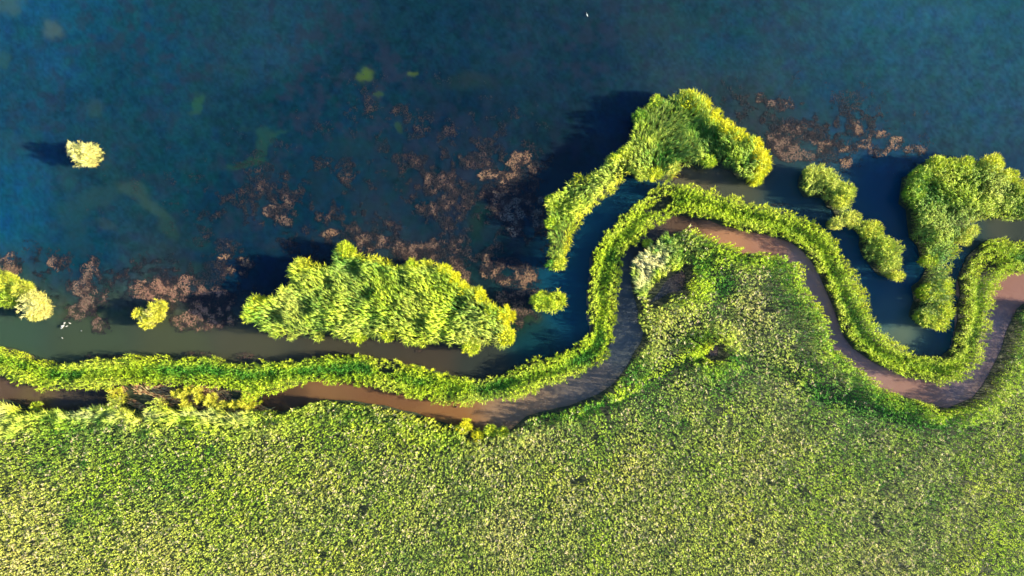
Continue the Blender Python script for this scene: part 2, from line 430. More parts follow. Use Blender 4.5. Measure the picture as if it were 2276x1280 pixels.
def blades(root, d, L, W, a0, a1, col, jit=0.12):
    """arching leaves: root[N,3], d[N,2] unit heading, returns V,T,C"""
    N = len(root)
    d3 = np.zeros((N, 3)); d3[:, :2] = d
    up = np.array([0, 0, 1.0])
    m1 = root + (L * .5)[:, None] * (d3 * np.cos(a0)[:, None] + up * np.sin(a0)[:, None])
    m2 = m1 + (L * .5)[:, None] * (d3 * np.cos(a1)[:, None] + up * np.sin(a1)[:, None])
    sd = np.stack([-d[:, 1], d[:, 0], rng.normal(0, .45, N)], 1) * (W / 2)[:, None]
    V = np.stack([root - sd * .6, root + sd * .6, m1 - sd, m1 + sd, m2], 1)
    b = (np.arange(N) * 5)[:, None, None]
    T = (np.array([[0, 1, 3], [0, 3, 2], [2, 3, 4]])[None] + b).reshape(-1, 3)
    c = col * (1 + rng.normal(0, jit, (N, 1))) * (1 + rng.normal(0, jit * .35, (N, 3)))
    C = np.repeat(np.clip(c, 0.004, .9)[:, None, :], 5, 1)
    C[:, 4] *= 1.06
    return V.reshape(-1, 3), T, C.reshape(-1, 3)


class Reeds:
    def __init__(s):
        s.parts = {"f": [], "s": [], "p": []}

    def plants(s, B, H, lean, nl, L, W, fmin, flow, spread, col, stems=True, droop=1.0):
        """B[N,2], H[N], lean[N,2], flow[N,2], col[N,3]"""
        N = len(B)
        if N == 0: return
        k = nl
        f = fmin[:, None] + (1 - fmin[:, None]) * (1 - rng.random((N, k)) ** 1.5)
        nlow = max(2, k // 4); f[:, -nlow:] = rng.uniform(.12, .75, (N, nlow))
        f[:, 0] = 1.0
        R = np.zeros((N, k, 3))
        R[..., :2] = B[:, None, :] + lean[:, None, :] * (f ** 1.8)[..., None]
        R[..., 2] = H[:, None] * f
        th = rng.random((N, 1)) * 6.283 + np.arange(k)[None] * 2.4 + rng.normal(0, .3, (N, k))
        d = np.stack([np.cos(th), np.sin(th)], -1) * spread + flow[:, None, :]
        n = np.hypot(d[..., 0], d[..., 1])[..., None] + 1e-6
        d = d / n
        top = f > .93
        a0 = np.where(top, rng.uniform(.7, 1.25, (N, k)), rng.uniform(.35, .95, (N, k)))
        a1 = a0 - rng.uniform(.5, 1.4, (N, k)) * droop
        LL = L * rng.uniform(.65, 1.2, (N, k)); WW = W * rng.uniform(.8, 1.25, (N, k))
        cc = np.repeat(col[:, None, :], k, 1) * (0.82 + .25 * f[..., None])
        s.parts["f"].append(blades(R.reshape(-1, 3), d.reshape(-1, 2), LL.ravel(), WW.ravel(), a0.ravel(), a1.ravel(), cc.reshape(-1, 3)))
        if stems:
            q = 3
            ang = np.arange(q) * 2.094
            ring = np.stack([np.cos(ang), np.sin(ang)], 1)
            fs = np.array([0.0, .55, 1.0])
            Vs = np.zeros((N, 3, q, 3))
            for i, ff in enumerate(fs):
                r = [.022, .018, .008][i]
                Vs[:, i, :, :2] = B[:, None] + lean[:, None] * ff ** 1.8 + ring[None] * r
                Vs[:, i, :, 2] = (H * ff)[:, None] + (0 if i else -.1)
            T = []
            for i in range(2):
                for j in range(q):
                    a = i * q + j; b = i * q + (j + 1) % q
                    T += [[a, b, b + q], [a, b + q, a + q]]
            T = (np.array(T)[None] + (np.arange(N) * 3 * q)[:, None, None]).reshape(-1, 3)
            C = np.repeat((np.array([[.28, .25, .08]]) * (1 + rng.normal(0, .2, (N, 1))))[:, None], 9, 1).reshape(-1, 3)
            s.parts["s"].append((Vs.reshape(-1, 3), T, np.clip(C, .02, 1)))

    def plumes(s, B, H, lean, m, tone=(.50, .40, .24)):
        B, H, lean = B[m], H[m], lean[m]
        N = len(B)
        if N == 0: return
        k = 5
        R = np.zeros((N, k, 3)); R[..., :2] = (B + lean)[:, None]; R[..., 2] = H[:, None]
        th = rng.random((N, k)) * 6.283
        d = np.stack([np.cos(th), np.sin(th)], -1)
        s.parts["p"].append(blades(R.reshape(-1, 3), d.reshape(-1, 2), rng.uniform(.22, .4, N * k), rng.uniform(.06, .1, N * k),
                                   rng.uniform(.5, 1.2, N * k), rng.uniform(-.4, .6, N * k), np.tile(np.array(tone), (N * k, 1))))

    def emit(s, parent, names=("foliage", "stems", "seed_plumes")):
        o = None
        for key, nm, mt in zip("fsp", names, (M_LEAF, M_STEM, M_LEAF)):
            if not s.parts[key]: continue
            V = []; T = []; C = []; off = 0
            for v, t, c in s.parts[key]:
                V.append(v); T.append(t + off); C.append(c); off += len(v)
            V = np.concatenate(V)
            if parent is not None:
                V = V - np.array(parent.location)[None]
            o = tri_mesh(nm, V, np.concatenate(T), np.concatenate(C), mt, parent)
        return o


GREEN = np.array([.055, .215, .020]); YG = np.array([.36, .49, .018]); YEL = np.array([.62, .58, .015]); PALE = np.array([.54, .50, .14]); STRAW = np.array([.66, .58, .34])


def shade_mix(t, p, yel=None):
    t = np.clip(t, 0, 1)[:, None]; p = np.clip(p, 0, 1)[:, None]
    c = GREEN * (1 - t) + YG * t
    c = c * (1 - p) + PALE * p
    vp = np.clip((p - .75) * 4, 0, 1); c = c * (1 - vp) + np.array([.74, .70, .28]) * vp
    if yel is not None:
        y = np.clip(yel, 0, 1)[:, None]
        c = c * (1 - y) + YEL * y
    return c


def tuft(c, r, parent, name, H=2.85, yel=.6, pale=.0, n=None, t=.8):
    """a domed clump whose stems fan outwards"""
    R = Reeds()
    n = n or int(34 * r * r + 10)
    a = rng.random(n) * 6.283; q = np.sqrt(rng.random(n))
    u = np.stack([np.cos(a), np.sin(a)], 1)
    B = np.array(c)[None] + u * (q * r * .6)[:, None]
    lean = u * (q * r * .42)[:, None]
    Hh = H * (1.04 - .30 * q ** 2) * rng.uniform(.93, 1.05, n)
    col = shade_mix(np.full(n, t) + rng.normal(0, .12, n), np.full(n, pale) + rng.normal(0, .06, n), np.full(n, yel) + rng.normal(0, .12, n))
    R.plants(B, Hh, lean, 20, .55, .05, np.full(n, .18), u * (q * 1.1)[:, None], .8, col)
    return R.emit_single(parent, name)


def emit_single(self, parent, name):
    V = []; T = []; C = []; off = 0
    for key in "fsp":
        for v, t, c in self.parts[key]:
            V.append(v); T.append(t + off); C.append(c); off += len(v)
    V = np.concatenate(V) - (np.array(parent.location)[None] if parent is not None else 0)
    return tri_mesh(name, V, np.concatenate(T), np.concatenate(C), M_LEAF, parent)


Reeds.emit_single = emit_single


def island(name, px, label, cat, tufts=(), group=None, H=2.7, sp=.36, t0=.55, p0=.12, sun_yel=.25, streak=.9, flowdir=None, L=.6, W=.075,
           holes=(), groove=None, lows=(), edge_out=.32, plume=.0, colfn=None, tname="edge_tuft", inset=.42, thin=0.0):
    pl = poly(px)
    c = pl.mean(0)
    if groove is not None or name == "reed_bank": c = np.array(P(1340, 600))
    root = thing(name, c, label, cat, group)
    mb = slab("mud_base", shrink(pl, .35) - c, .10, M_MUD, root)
    R = Reeds()
    B = sample(pl, sp * .82, [poly(h) for h in holes])
    de, ve = dist_line(B, pl)
    for h in holes:
        d2, v2 = dist_line(B, poly(h)); m = d2 < de; de[m] = d2[m]; ve[m] = v2[m]
    rag = inset * (-.1 + 1.5 * vnoise(B[:, 0], B[:, 1], 1.1, 7) + .9 * vnoise(B[:, 0], B[:, 1], 4.5, 2)); m = (de > rag) & ~((de < .8) & (rng.random(len(B)) < .25)); B = B[m]; de = de[m]; ve = ve[m]
    N = len(B); x, y = B[:, 0], B[:, 1]
    n1 = vnoise(x, y, 2.6, 1); n2 = vnoise(x, y, 1.1, 2); n3 = vnoise(x, y, 6, 5)
    hh = H * (.62 + .26 * n1 + .38 * n2 + .16 * vnoise(x, y, .55, 4)) * rng.uniform(.88, 1.10, N)
    hh *= .80 + .20 * sst(de, .1, .9)
    out = ve / (np.hypot(ve[:, 0], ve[:, 1])[:, None] + 1e-6)
    ew = (1 - sst(de, .2, 1.3))
    fa = 2.3 + 3.2 * (vnoise(x, y, 7, 3) - .5) + 2.0 * (vnoise(x, y, 2.5, 6) - .5)
    if flowdir is not None: fa = flowdir + 1.6 * (vnoise(x, y, 4, 3) - .5)
    fl = np.stack([np.cos(fa), np.sin(fa)], 1)
    flow = fl * (streak * (1 - ew))[:, None] + out * ew[:, None] * .9
    lean = fl * (.35 * streak * (1 - ew))[:, None] + out * (edge_out * ew)[:, None] + rng.normal(0, .10, (N, 2))
    t = t0 - .06 + .75 * (n3 - .5) + .75 * (n1 - .5) + .5 * (n2 - .5) + rng.normal(0, .12, N) + .25 * ew  # low canopy coloured darker green, painting shade into the hollows
    p = p0 + .35 * (vnoise(x, y, 4, 7) - .5) + rng.normal(0, .07, N)
    yl = sun_yel * ew * (.3 + (out[:, 0] + .5 * out[:, 1]).clip(-.3, 1))  # sun highlight painted yellow on the edges facing east and north
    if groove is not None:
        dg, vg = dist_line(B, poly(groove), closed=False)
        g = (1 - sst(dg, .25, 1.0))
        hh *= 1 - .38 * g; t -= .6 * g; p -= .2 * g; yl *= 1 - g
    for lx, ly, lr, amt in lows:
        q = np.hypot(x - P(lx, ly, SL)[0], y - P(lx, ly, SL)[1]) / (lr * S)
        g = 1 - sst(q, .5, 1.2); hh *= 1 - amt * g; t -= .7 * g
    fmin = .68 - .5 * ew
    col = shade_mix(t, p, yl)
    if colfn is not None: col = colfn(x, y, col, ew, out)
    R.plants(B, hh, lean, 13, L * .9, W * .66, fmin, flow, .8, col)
    if plume > 0: R.plumes(B, hh, lean, rng.random(N) < plume * vnoise(x, y, 3, 4) * 2)
    R.emit(root)
    for tf in tufts:
        tx, ty, tr = tf[:3]; opt = tf[3] if len(tf) > 3 else {}
        tuft(P(tx, ty, SL), tr * S, root, tname, **opt)
    return root


# --- the long winding bank between the two channels
GRV = [(-150,795),(0,802),(120,835),(220,832),(330,828),(470,826),(560,838),(680,825),(800,822),(900,842),(1000,862),(1080,868),(1170,845),(1250,820),(1310,795),(1336,755),(1340,700),(1343,640),(1348,590),(1370,545),(1410,505),(1450,462),(1500,445),(1560,450),(1640,472),(1720,495),(1790,520),(1830,555),(1865,620),(1895,690),(1925,750),(1975,790),(2040,818),(2105,825),(2150,805),(2170,750),(2178,680),(2188,610),(2215,578),(2276,572),(2480,580)]
SLIT1 = [(1447,466),(1460,449),(1482,440),(1499,435),(1494,449),(1474,461)]
SLIT2 = [(2183,614),(2185,593),(2198,579),(2225,572),(2215,589),(2197,606)]
SLIT3 = [(840,823),(852,820),(872,822),(874,828),(852,829)]


def bankcol(x, y, c, ew, out):
    # the bank gets greener and lusher towards the right-hand bends
    return c


island("reed_bank", B_N + B_S, "long winding strip of bright yellow green reeds between the two channels", "reed bank",
       holes=(SLIT1, SLIT2, SLIT3), groove=GRV, t0=1.0, p0=.06, sun_yel=.35, streak=.45, H=1.8, sp=.36, L=.5, W=.075, edge_out=.3, inset=.36)

# --- islands
island("reed_island", A_ISL, "arrow shaped reed island with a bright yellow tip and a long tail curving down left", "reed island",
       tufts=[(1527,226,22),(1556,238,18,dict(yel=.9)),(1586,262,17,dict(yel=.8)),(1612,285,16,dict(yel=.8)),(1640,305,17,dict(yel=.9)),(1672,326,19,dict(yel=1)),(1692,352,18,dict(yel=1)),  # yellower east tufts paint the sun highlight along the tip
              (1694,374,14,dict(yel=.8)),(1678,398,15,dict(yel=.6)),(1574,362,14,dict(yel=.1)),(1494,372,15,dict(yel=.1,pale=.5)),(1455,388,14,dict(yel=.4)),(1425,386,14,dict(yel=.2,pale=.3)),
              (1455,230,14,dict(yel=.1)),(1421,262,16,dict(yel=0,t=.3)),(1368,356,13,dict(yel=.3)),(1386,342,13,dict(yel=.3)),(1228,452,17,dict(yel=.1)),(1226,495,14,dict(yel=0)),(1244,584,16,dict(yel=.2,pale=.2)),(1225,588,10,dict(yel=0,t=.1))],
       t0=.60, p0=.22, streak=1.6, H=2.5, L=.8, sun_yel=1.0, lows=[(1580,320,26,.35),(1556,305,20,.4),(1604,348,22,.35),(1535,290,18,.3),(1625,372,14,.25)])
island("reed_island", D_ISL, "largest reed island, a leaf shaped mass in the lake left of centre", "reed island",
       tufts=[(772,556,18,dict(yel=.3)),(674,592,17,dict(yel=.3,pale=.3)),(664,610,13,dict(yel=.2,pale=.3)),(570,676,17,dict(yel=.8)),(916,592,14,dict(yel=.2,t=.5)),(990,602,15,dict(yel=.7)),(1012,620,15,dict(yel=.8)),(1028,642,13,dict(yel=.7)),
              (1066,658,16,dict(yel=.8)),(1090,690,14,dict(yel=.3)),(1124,700,20,dict(yel=.9)),(1126,745,20,dict(yel=.6)),(1046,770,18,dict(yel=.3)),(798,750,14,dict(yel=.2)),(862,746,12,dict(yel=.2)),(556,706,12,dict(yel=.2,pale=.3))],
       t0=.56, p0=.26, streak=1.9, H=2.5, L=.85, flowdir=2.5, sun_yel=.8, lows=[(690,690,22,.35),(800,605,22,.3),(630,705,18,.35),(830,660,14,.25),(900,640,12,.25),(1030,680,18,.3),(950,720,14,.25),(740,640,12,.3)])
island("reed_island", F_ISL, "narrow crooked reed islet in two lobes above the winding bank", "reed island",
       tufts=[(1803,386,17,dict(yel=.0,pale=.4)),(1828,392,18,dict(yel=.1,pale=.4)),(1850,408,17,dict(yel=.1,pale=.4)),(1876,428,19,dict(yel=.2,pale=.3)),(1866,446,16,dict(yel=.3,pale=.3)),(1892,486,15,dict(yel=.3,pale=.5)),
              (1856,496,13,dict(yel=.2,pale=.6)),(1936,512,19,dict(yel=.4,pale=.3)),(1960,548,22,dict(yel=.1,pale=.2)),(1976,580,20,dict(yel=.1,pale=.3)),(1990,612,12,dict(yel=.5,pale=.3))],
       t0=.5, p0=.3, streak=.9, H=2.3)
island("reed_island", G_ISL, "broad reed island at the right edge with a stalk reaching down", "reed island",
       tufts=[(2078,366,19,dict(yel=.2)),(2044,392,20,dict(yel=0,t=.35)),(2030,430,20,dict(yel=0,t=.4)),(2108,372,16,dict(yel=.2)),(2140,368,18,dict(yel=.3)),(2200,366,22,dict(yel=.6)),(2238,394,16,dict(yel=.5)),(2270,420,16,dict(yel=.4)),
              (2154,514,13,dict(yel=.2,pale=.4)),(2138,534,13,dict(yel=.2,pale=.3)),(2060,650,20,dict(yel=.2)),(2092,640,18,dict(yel=.2)),(2094,690,20,dict(yel=.3)),(2054,705,20,dict(yel=.2,pale=.2)),(2086,718,16,dict(yel=.3)),(2062,580,14,dict(yel=.2))],
       t0=.55, p0=.2, streak=.9, H=2.6, L=.6, sun_yel=.6, lows=[(2060,420,30,.2),(2110,470,14,.25),(2180,420,12,.3),(2085,560,14,.3)])
# --- lone clumps
CL = "lone clumps of reeds standing in open water"
island("reed_clump", E_CL, "small green reed clump beside the right tip of the largest island", "reed clump", inset=.22, group=CL,
       tufts=[(1200,668,18,dict(yel=.1,t=.7)),(1238,668,18,dict(yel=.3))], t0=.6, H=2.0, sp=.32)
island("reed_clump", H_CL, "pale yellow reed clump standing alone in the open blue lake", "reed clump", inset=.22, group=CL,
       tufts=[(170,330,13,dict(yel=.2,pale=1,H=2.5,n=26)),(202,334,14,dict(yel=.2,pale=1,H=2.6,n=28)),(180,352,12,dict(yel=.2,pale=1,H=2.5,n=22)),(198,358,11,dict(yel=.2,pale=1,H=2.3,n=18)),(186,340,8,dict(yel=.2,pale=.9,H=2.5,n=10))], t0=.9, p0=.95, H=1.9, sp=.5)
island("reed_clump", I1_CL, "green reed clump cut by the left edge of the picture", "reed clump", inset=.22, group=CL,
       tufts=[(20,628,20,dict(yel=.4,pale=.4)),(52,644,18,dict(yel=.3,pale=.6)),(22,664,16,dict(yel=.1,t=.5))], t0=.5, p0=.25, H=2.6)
island("reed_clump", I2_CL, "very pale round reed clump just right of the clump at the left edge", "reed clump", inset=.22, group=CL,
       tufts=[(76,668,18,dict(yel=.3,pale=1,H=2.8)),(88,686,20,dict(yel=.3,pale=1,H=2.8)),(80,698,14,dict(yel=.4,pale=.9,H=2.6))], t0=.9, p0=.95, H=2.6, sp=.34)
island("reed_clump", J_CL, "small forked pale yellow reed clump on the brown weed mat", "reed clump", inset=.22, group=CL,
       tufts=[(350,682,17,dict(yel=.6,pale=.7,H=2.2)),(346,700,15,dict(yel=.5,pale=.7,H=2.2)),(326,716,14,dict(yel=.6,pale=.6,H=2.1)),(308,698,11,dict(yel=.6,pale=.6,H=2.0))], t0=.9, p0=.8, H=1.9, sp=.34)

# ------------------------------------------------------------------ the big reed bed
bed = poly(C_BED)
holesC = [poly(POOL1), poly(POOL2)]
far = 3000.0
gpl = np.array([(p[0], p[1]) for p in shrink(poly(C_N), 0)])
_t = np.gradient(gpl, axis=0); _t /= np.hypot(_t[:, 0], _t[:, 1])[:, None] + 1e-9
gpl = gpl + .45 * np.stack([_t[:, 1], -_t[:, 0]], 1)
ground = np.concatenate([[(-far, gpl[0][1])], gpl, [(far, gpl[-1][1]), (far, -far), (-far, -far)]])


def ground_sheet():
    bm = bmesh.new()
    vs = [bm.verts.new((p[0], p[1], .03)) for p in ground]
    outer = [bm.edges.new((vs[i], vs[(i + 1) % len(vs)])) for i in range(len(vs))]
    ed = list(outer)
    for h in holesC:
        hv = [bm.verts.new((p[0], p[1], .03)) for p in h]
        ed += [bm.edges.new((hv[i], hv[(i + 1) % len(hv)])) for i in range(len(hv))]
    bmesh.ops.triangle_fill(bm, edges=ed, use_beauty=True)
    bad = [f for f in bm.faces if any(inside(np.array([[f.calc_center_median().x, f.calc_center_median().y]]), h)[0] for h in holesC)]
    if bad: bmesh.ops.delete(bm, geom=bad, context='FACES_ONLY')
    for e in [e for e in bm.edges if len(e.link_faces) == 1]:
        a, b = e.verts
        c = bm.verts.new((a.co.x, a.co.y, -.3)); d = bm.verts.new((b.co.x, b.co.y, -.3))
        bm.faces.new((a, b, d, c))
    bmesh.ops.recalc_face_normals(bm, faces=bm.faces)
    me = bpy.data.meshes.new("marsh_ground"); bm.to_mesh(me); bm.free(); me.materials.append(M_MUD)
    return tag(link(bpy.data.objects.new("marsh_ground", me)), "wet ground under the wide reed bed, coloured dark for the shade between tufts", "ground", kind="structure")


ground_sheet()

FLD = [((60,1000),.45,.2),((60,1150),.85,.75),((60,1250),.9,.8),((150,960),.3,.05),((220,1100),.55,.15),((420,1000),.6,.12),((500,1150),.85,.22),((330,1250),.9,.65),((600,1250),.9,.65),
       ((700,1050),.55,.35),((750,930),.3,.25),((800,1150),.75,.35),((950,1050),.55,.3),((1000,1200),.65,.4),((1180,1050),.6,.6),((1150,1180),.65,.7),((1300,1000),.55,.35),
       ((1300,1200),.85,.35),((1450,1080),.5,.65),((1550,960),.6,.3),((1650,680),.5,.7),((1580,620),.25,.1),((1740,600),.35,.3),((1500,720),.4,.45),((1650,740),.4,.7),((1780,760),.45,.5),
       ((1650,900),.6,.4),((1850,900),.45,.2),((1950,950),.35,.1),((1700,1050),.7,.5),((1850,1050),.65,.2),((2000,1080),.45,.3),((1950,1250),.6,.7),((1700,1250),.6,.5),((2150,1000),.5,.1),
       ((2230,850),.55,.0),((2200,1100),.6,.35),((2200,1230),.8,.1),((1450,850),.45,.15),((1550,830),.35,.2),((250,920),.45,.5),((500,940),.5,.5),((30,930),.6,.5)]


def field_mix(px, py):
    num_t = np.zeros(len(px)); num_p = np.zeros(len(px)); den = np.zeros(len(px))
    for (a, b), t, p in FLD:
        q = 1e6 / ((px - a) ** 2 + (py - b) ** 2 + 900.0) ** 1.4
        num_t += q * t; num_p += q * p * .8; den += q
    return num_t / den, num_p / den


TR1 = poly([(1585,783),(1540,800),(1500,822),(1460,848),(1430,868),(1390,890),(1340,908),(1290,925),(1220,935),(1165,945)])
RG1 = poly([(1570,770),(1530,784),(1490,806),(1450,832),(1415,855),(1370,876)])
TR2 = poly([(1600,782),(1650,800),(1690,812),(1740,828),(1790,846),(1850,872),(1905,895)])
TR3 = poly([(2010,935),(2060,950),(2110,930)])


def build_bed():
    B = sample(bed, .30, holesC)
    de, ve = dist_line(B, poly(C_N), closed=False)
    for h in holesC:
        d2, v2 = dist_line(B, h); m = d2 < de; de[m] = d2[m]; ve[m] = v2[m]
    m = de > .55 * (.35 + 1.5 * vnoise(B[:, 0], B[:, 1], 1.3, 7))
    x, y = B[:, 0], B[:, 1]
    px = x / SL + 1138; py = 640 - y / SL
    gap = (vnoise(x, y, 1.6, 4) > .93) | ((vnoise(x, y, .9, 2) > .95))
    m &= ~gap
    B = B[m]; de = de[m]; ve = ve[m]; x = x[m]; y = y[m]; px = px[m]; py = py[m]
    N = len(B)
    out = ve / (np.hypot(ve[:, 0], ve[:, 1])[:, None] + 1e-6)
    ew = 1 - sst(de, .2, 1.4)
    e3 = 1 - sst(de, 1.0, 4.0)
    up = 1 - sst(py, 900, 1040)            # rougher near the channels, even further south
    n1 = vnoise(x, y, 2.4, 1); n2 = vnoise(x, y, .9, 2); n3 = vnoise(x, y, 7, 5); n4 = vnoise(x, y, 5, 0)
    H = 2.45 * (.76 + (.12 + .20 * up) * n1 + .26 * n2 + .42 * (vnoise(x, y, .62, 6) - .35)) * rng.uniform(.86, 1.12, N)
    t, p = field_mix(px, py)
    t += -.14 + .5 * (n3 - .5) + .5 * (vnoise(x, y, 18, 3) - .5) + (.35 + .3 * up) * (n1 - .5) + .35 * (n2 - .5) + .5 * (vnoise(x, y, .62, 6) - .5) + rng.normal(0, .12, N) + .35 * ew  # low plants get darker green, shade of the gaps put into colour
    p += .4 * (vnoise(x, y, 4, 7) - .5) + rng.normal(0, .10, N)
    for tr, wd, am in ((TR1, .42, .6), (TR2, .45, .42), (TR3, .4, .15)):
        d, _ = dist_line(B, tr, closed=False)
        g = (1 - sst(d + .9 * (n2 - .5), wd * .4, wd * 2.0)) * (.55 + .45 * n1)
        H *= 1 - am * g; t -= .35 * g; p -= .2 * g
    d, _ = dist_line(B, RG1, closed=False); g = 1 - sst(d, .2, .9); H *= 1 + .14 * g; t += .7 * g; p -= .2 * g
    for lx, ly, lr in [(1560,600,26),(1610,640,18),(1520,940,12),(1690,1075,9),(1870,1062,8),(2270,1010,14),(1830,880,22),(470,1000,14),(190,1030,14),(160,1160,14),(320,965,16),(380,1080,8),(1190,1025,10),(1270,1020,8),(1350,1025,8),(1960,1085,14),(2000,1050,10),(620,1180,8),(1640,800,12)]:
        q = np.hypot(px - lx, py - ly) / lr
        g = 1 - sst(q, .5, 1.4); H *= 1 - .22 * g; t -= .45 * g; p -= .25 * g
    ne = sst(px, 1480, 1600) * (1 - sst(px, 2150, 2200))
    rim = (1 - sst(de, 1.6, 2.8)) * ne; dip = np.exp(-((de - 4.0 - 2 * (n3 - .5)) / .9) ** 2) * ne * (.3 + .9 * n1)
    H *= 1 + .14 * rim - .26 * dip; t += .25 * rim - .5 * dip; p -= .3 * rim + .2 * dip
    wr = .5 * (1 - sst(de, 1.2, 2.4)) * sst(px, 1140, 1200) * (1 - sst(px, 1400, 1440)); t -= .25 * wr; p -= .3 * wr
    yl = .6 * ew * (out[:, 0] + .25 * out[:, 1]).clip(0, 1) + .35 * (n4 > .74) * (1 - up) * .4  # sun-facing shore yellowed as a painted highlight, plus random yellow patches
    # heads bent by the wind along the western shore
    bent = np.exp(-(((px - 1455) / 60) ** 2 + ((py - 590) / 70) ** 2)) + (.25 + 1.0 * vnoise(x, y, 3.0, 2)) * np.exp(-(((px - 300) / 190) ** 2 + ((py - 925) / 13) ** 2)) + np.exp(-(((px - 520) / 60) ** 2 + ((py - 932) / 12) ** 2)) + .6 * np.exp(-(((px - 20) / 60) ** 2 + ((py - 930) / 50) ** 2))
    bent = np.clip(bent * 1.2, 0, 1)
    H *= 1 - .3 * bent
    flow = out * ew[:, None] * .9 + np.array([-.15, .1])
    fa = np.where(px > 1000, 2.1 + .006 * (640 - py), 2.75) + .7 * (vnoise(x, y, 2.2, 6) - .5)
    fd = np.stack([np.cos(fa), np.sin(fa)], 1)
    flow = flow * (1 - bent[:, None]) + fd * 2.4 * bent[:, None]
    lean = out * (.2 * ew)[:, None] + rng.normal(0, .12, (N, 2)) + fd * (.8 * bent)[:, None]
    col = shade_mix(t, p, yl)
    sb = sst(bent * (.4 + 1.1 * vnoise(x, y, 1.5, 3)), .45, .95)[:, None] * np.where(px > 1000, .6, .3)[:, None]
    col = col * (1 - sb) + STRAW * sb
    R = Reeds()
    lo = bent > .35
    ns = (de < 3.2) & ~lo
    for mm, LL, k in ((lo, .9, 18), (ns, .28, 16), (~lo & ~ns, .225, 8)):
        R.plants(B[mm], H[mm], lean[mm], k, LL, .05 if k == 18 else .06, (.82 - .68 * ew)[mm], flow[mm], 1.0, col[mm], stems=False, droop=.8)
    m2 = rng.random(N) < .02 + np.clip(p, 0, 1) * .22
    R.plumes(B, H, lean, m2 & (bent < .4), tone=(.50, .43, .24))
    o = R.emit_single(None, "reed_bed")
    tag(o, "wide dense bed of green and tan reeds filling the lower half", "reed bed", kind="stuff")
    # stems show only along the open shores
    e = de < 1.5
    R2 = Reeds(); R2.plants(B[e], H[e], lean[e], 2, .3, .06, np.full(e.sum(), .3), flow[e], 1.0, col[e])
    R2.parts["f"] = []
    o2 = R2.emit_single(None, "reed_stems")
    tag(o2, "upright reed stems along the shore of the wide reed bed", "reed stems", kind="stuff")


build_bed()

# ------------------------------------------------------------------ fallen litter and tussocks in the clogged reach
CLOG = [(258,862),(300,858),(360,858),(420,860),(470,860),(512,866),(545,876),(570,905),(600,912),(560,926),(510,920),(470,914),(420,912),(380,905),(335,915),(325,922),(285,908),(262,890)]
WET = [[(285,880),(325,878),(331,890),(328,914),(308,908),(288,894)], [(505,872),(540,878),(538,888),(515,892),(500,884)], [(424,893),(460,890),(468,900),(440,908),(426,904)], [(518,898),(538,896),(540,912),(520,914)],[(372,862),(395,862),(405,880),(385,878)]]


def litter(name, px, label, holes=(), n_sp=.16, cols=((.42, .24, .12), (.30, .17, .10), (.5, .42, .2)), L=.6, z=.14, cat="litter", thr=.35):
    pl = poly(px)
    pt = sample(pl, n_sp, [poly(h) for h in holes])
    x, y = pt[:, 0], pt[:, 1]
    keep = fbm(x, y, 1.6, 3) > thr; pt = pt[keep]; x = x[keep]; y = y[keep]
    N = len(pt)
    fa = 2.9 + 1.6 * (vnoise(x, y, 1.5, 1) - .5) + np.where(rng.random(N) < .5, math.pi, 0)
    d = np.stack([np.cos(fa), np.sin(fa)], 1)
    cs = np.array(cols); k = rng.integers(0, len(cs), N)
    root = np.stack([x, y, z + rng.random(N) * .12], 1)
    V, T, C = blades(root, d, rng.uniform(.5, 1.2, N) * L, rng.uniform(.05, .1, N), rng.uniform(.0, .25, N), rng.uniform(-.25, .05, N), cs[k])
    return tag(tri_mesh(name, V, T, C, M_LEAF), label, cat, kind="stuff")


mp = poly(CLOG)
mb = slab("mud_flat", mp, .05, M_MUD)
tag(mb, "mud flat choking the inner channel at the left under dead litter", "mud flat", kind="structure")
litter("dead_litter", CLOG, "orange brown dead reed litter choking the inner channel", holes=WET)

TU = "yellow tussocks in the clogged stretch of the inner channel"
TUS = [(266,872,13,"pale yellow tussock at the left end of the orange litter"),(264,890,11,"yellow tussock below the leftmost one by the dark water"),
       (399,870,6,"small yellow tussock left of the row of tussocks on dark mud"),(414,878,8,"pale yellow tussock second in the row on dark mud"),(425,866,6,"tiny tan tussock against the green bank"),
       (447,870,9,"large pale tussock in the middle of the mud row"),(451,884,8,"yellow tussock just under the large pale one"),(478,882,8,"rounded yellow tussock above the small dark pool"),
       (474,894,8,"yellow tussock at the right of the small dark pool"),(420,897,8,"yellow tussock at the left of the small dark pool"),(500,900,10,"bushy yellow tussock touching the reed bed"),
       (557,884,10,"bright yellow tussock at the foot of the bank spur"),(560,898,9,"yellow tussock under the bank spur beside open water"),(545,893,7,"small yellow tussock left of the bank spur"),
       (526,896,7,"small tan tussock on the rim of the round dark pool"),(91,900,7,"lone small green tussock in the left muddy water"),(1434,540,8,"round green tussock in the narrow bend between bank and bed")]
for tx, ty, r, lb in TUS:
    c = P(tx, ty)
    rt = thing("reed_tussock", c, lb, "tussock", TU if ty > 800 and tx > 200 else None)
    g = 0.75 if tx in (91, 1434) else 0
    tuft(c, r * S * 1.15, rt, "foliage", H=1.1 + .04 * r, yel=.55 * (1 - g), pale=.65 * (1 - g), n=16, t=.85)
    R = Reeds()
    a = rng.random(10) * 6.283; u = np.stack([np.cos(a), np.sin(a)], 1)
    n = 10
    R.plants(np.array(c) + u * .12, np.full(n, .55), u * .25, 4, .35, .05, np.full(n, .2), u, .5, np.tile(np.array([.34, .24, .12]), (n, 1)))
    R.emit_single(rt, "dead_base")
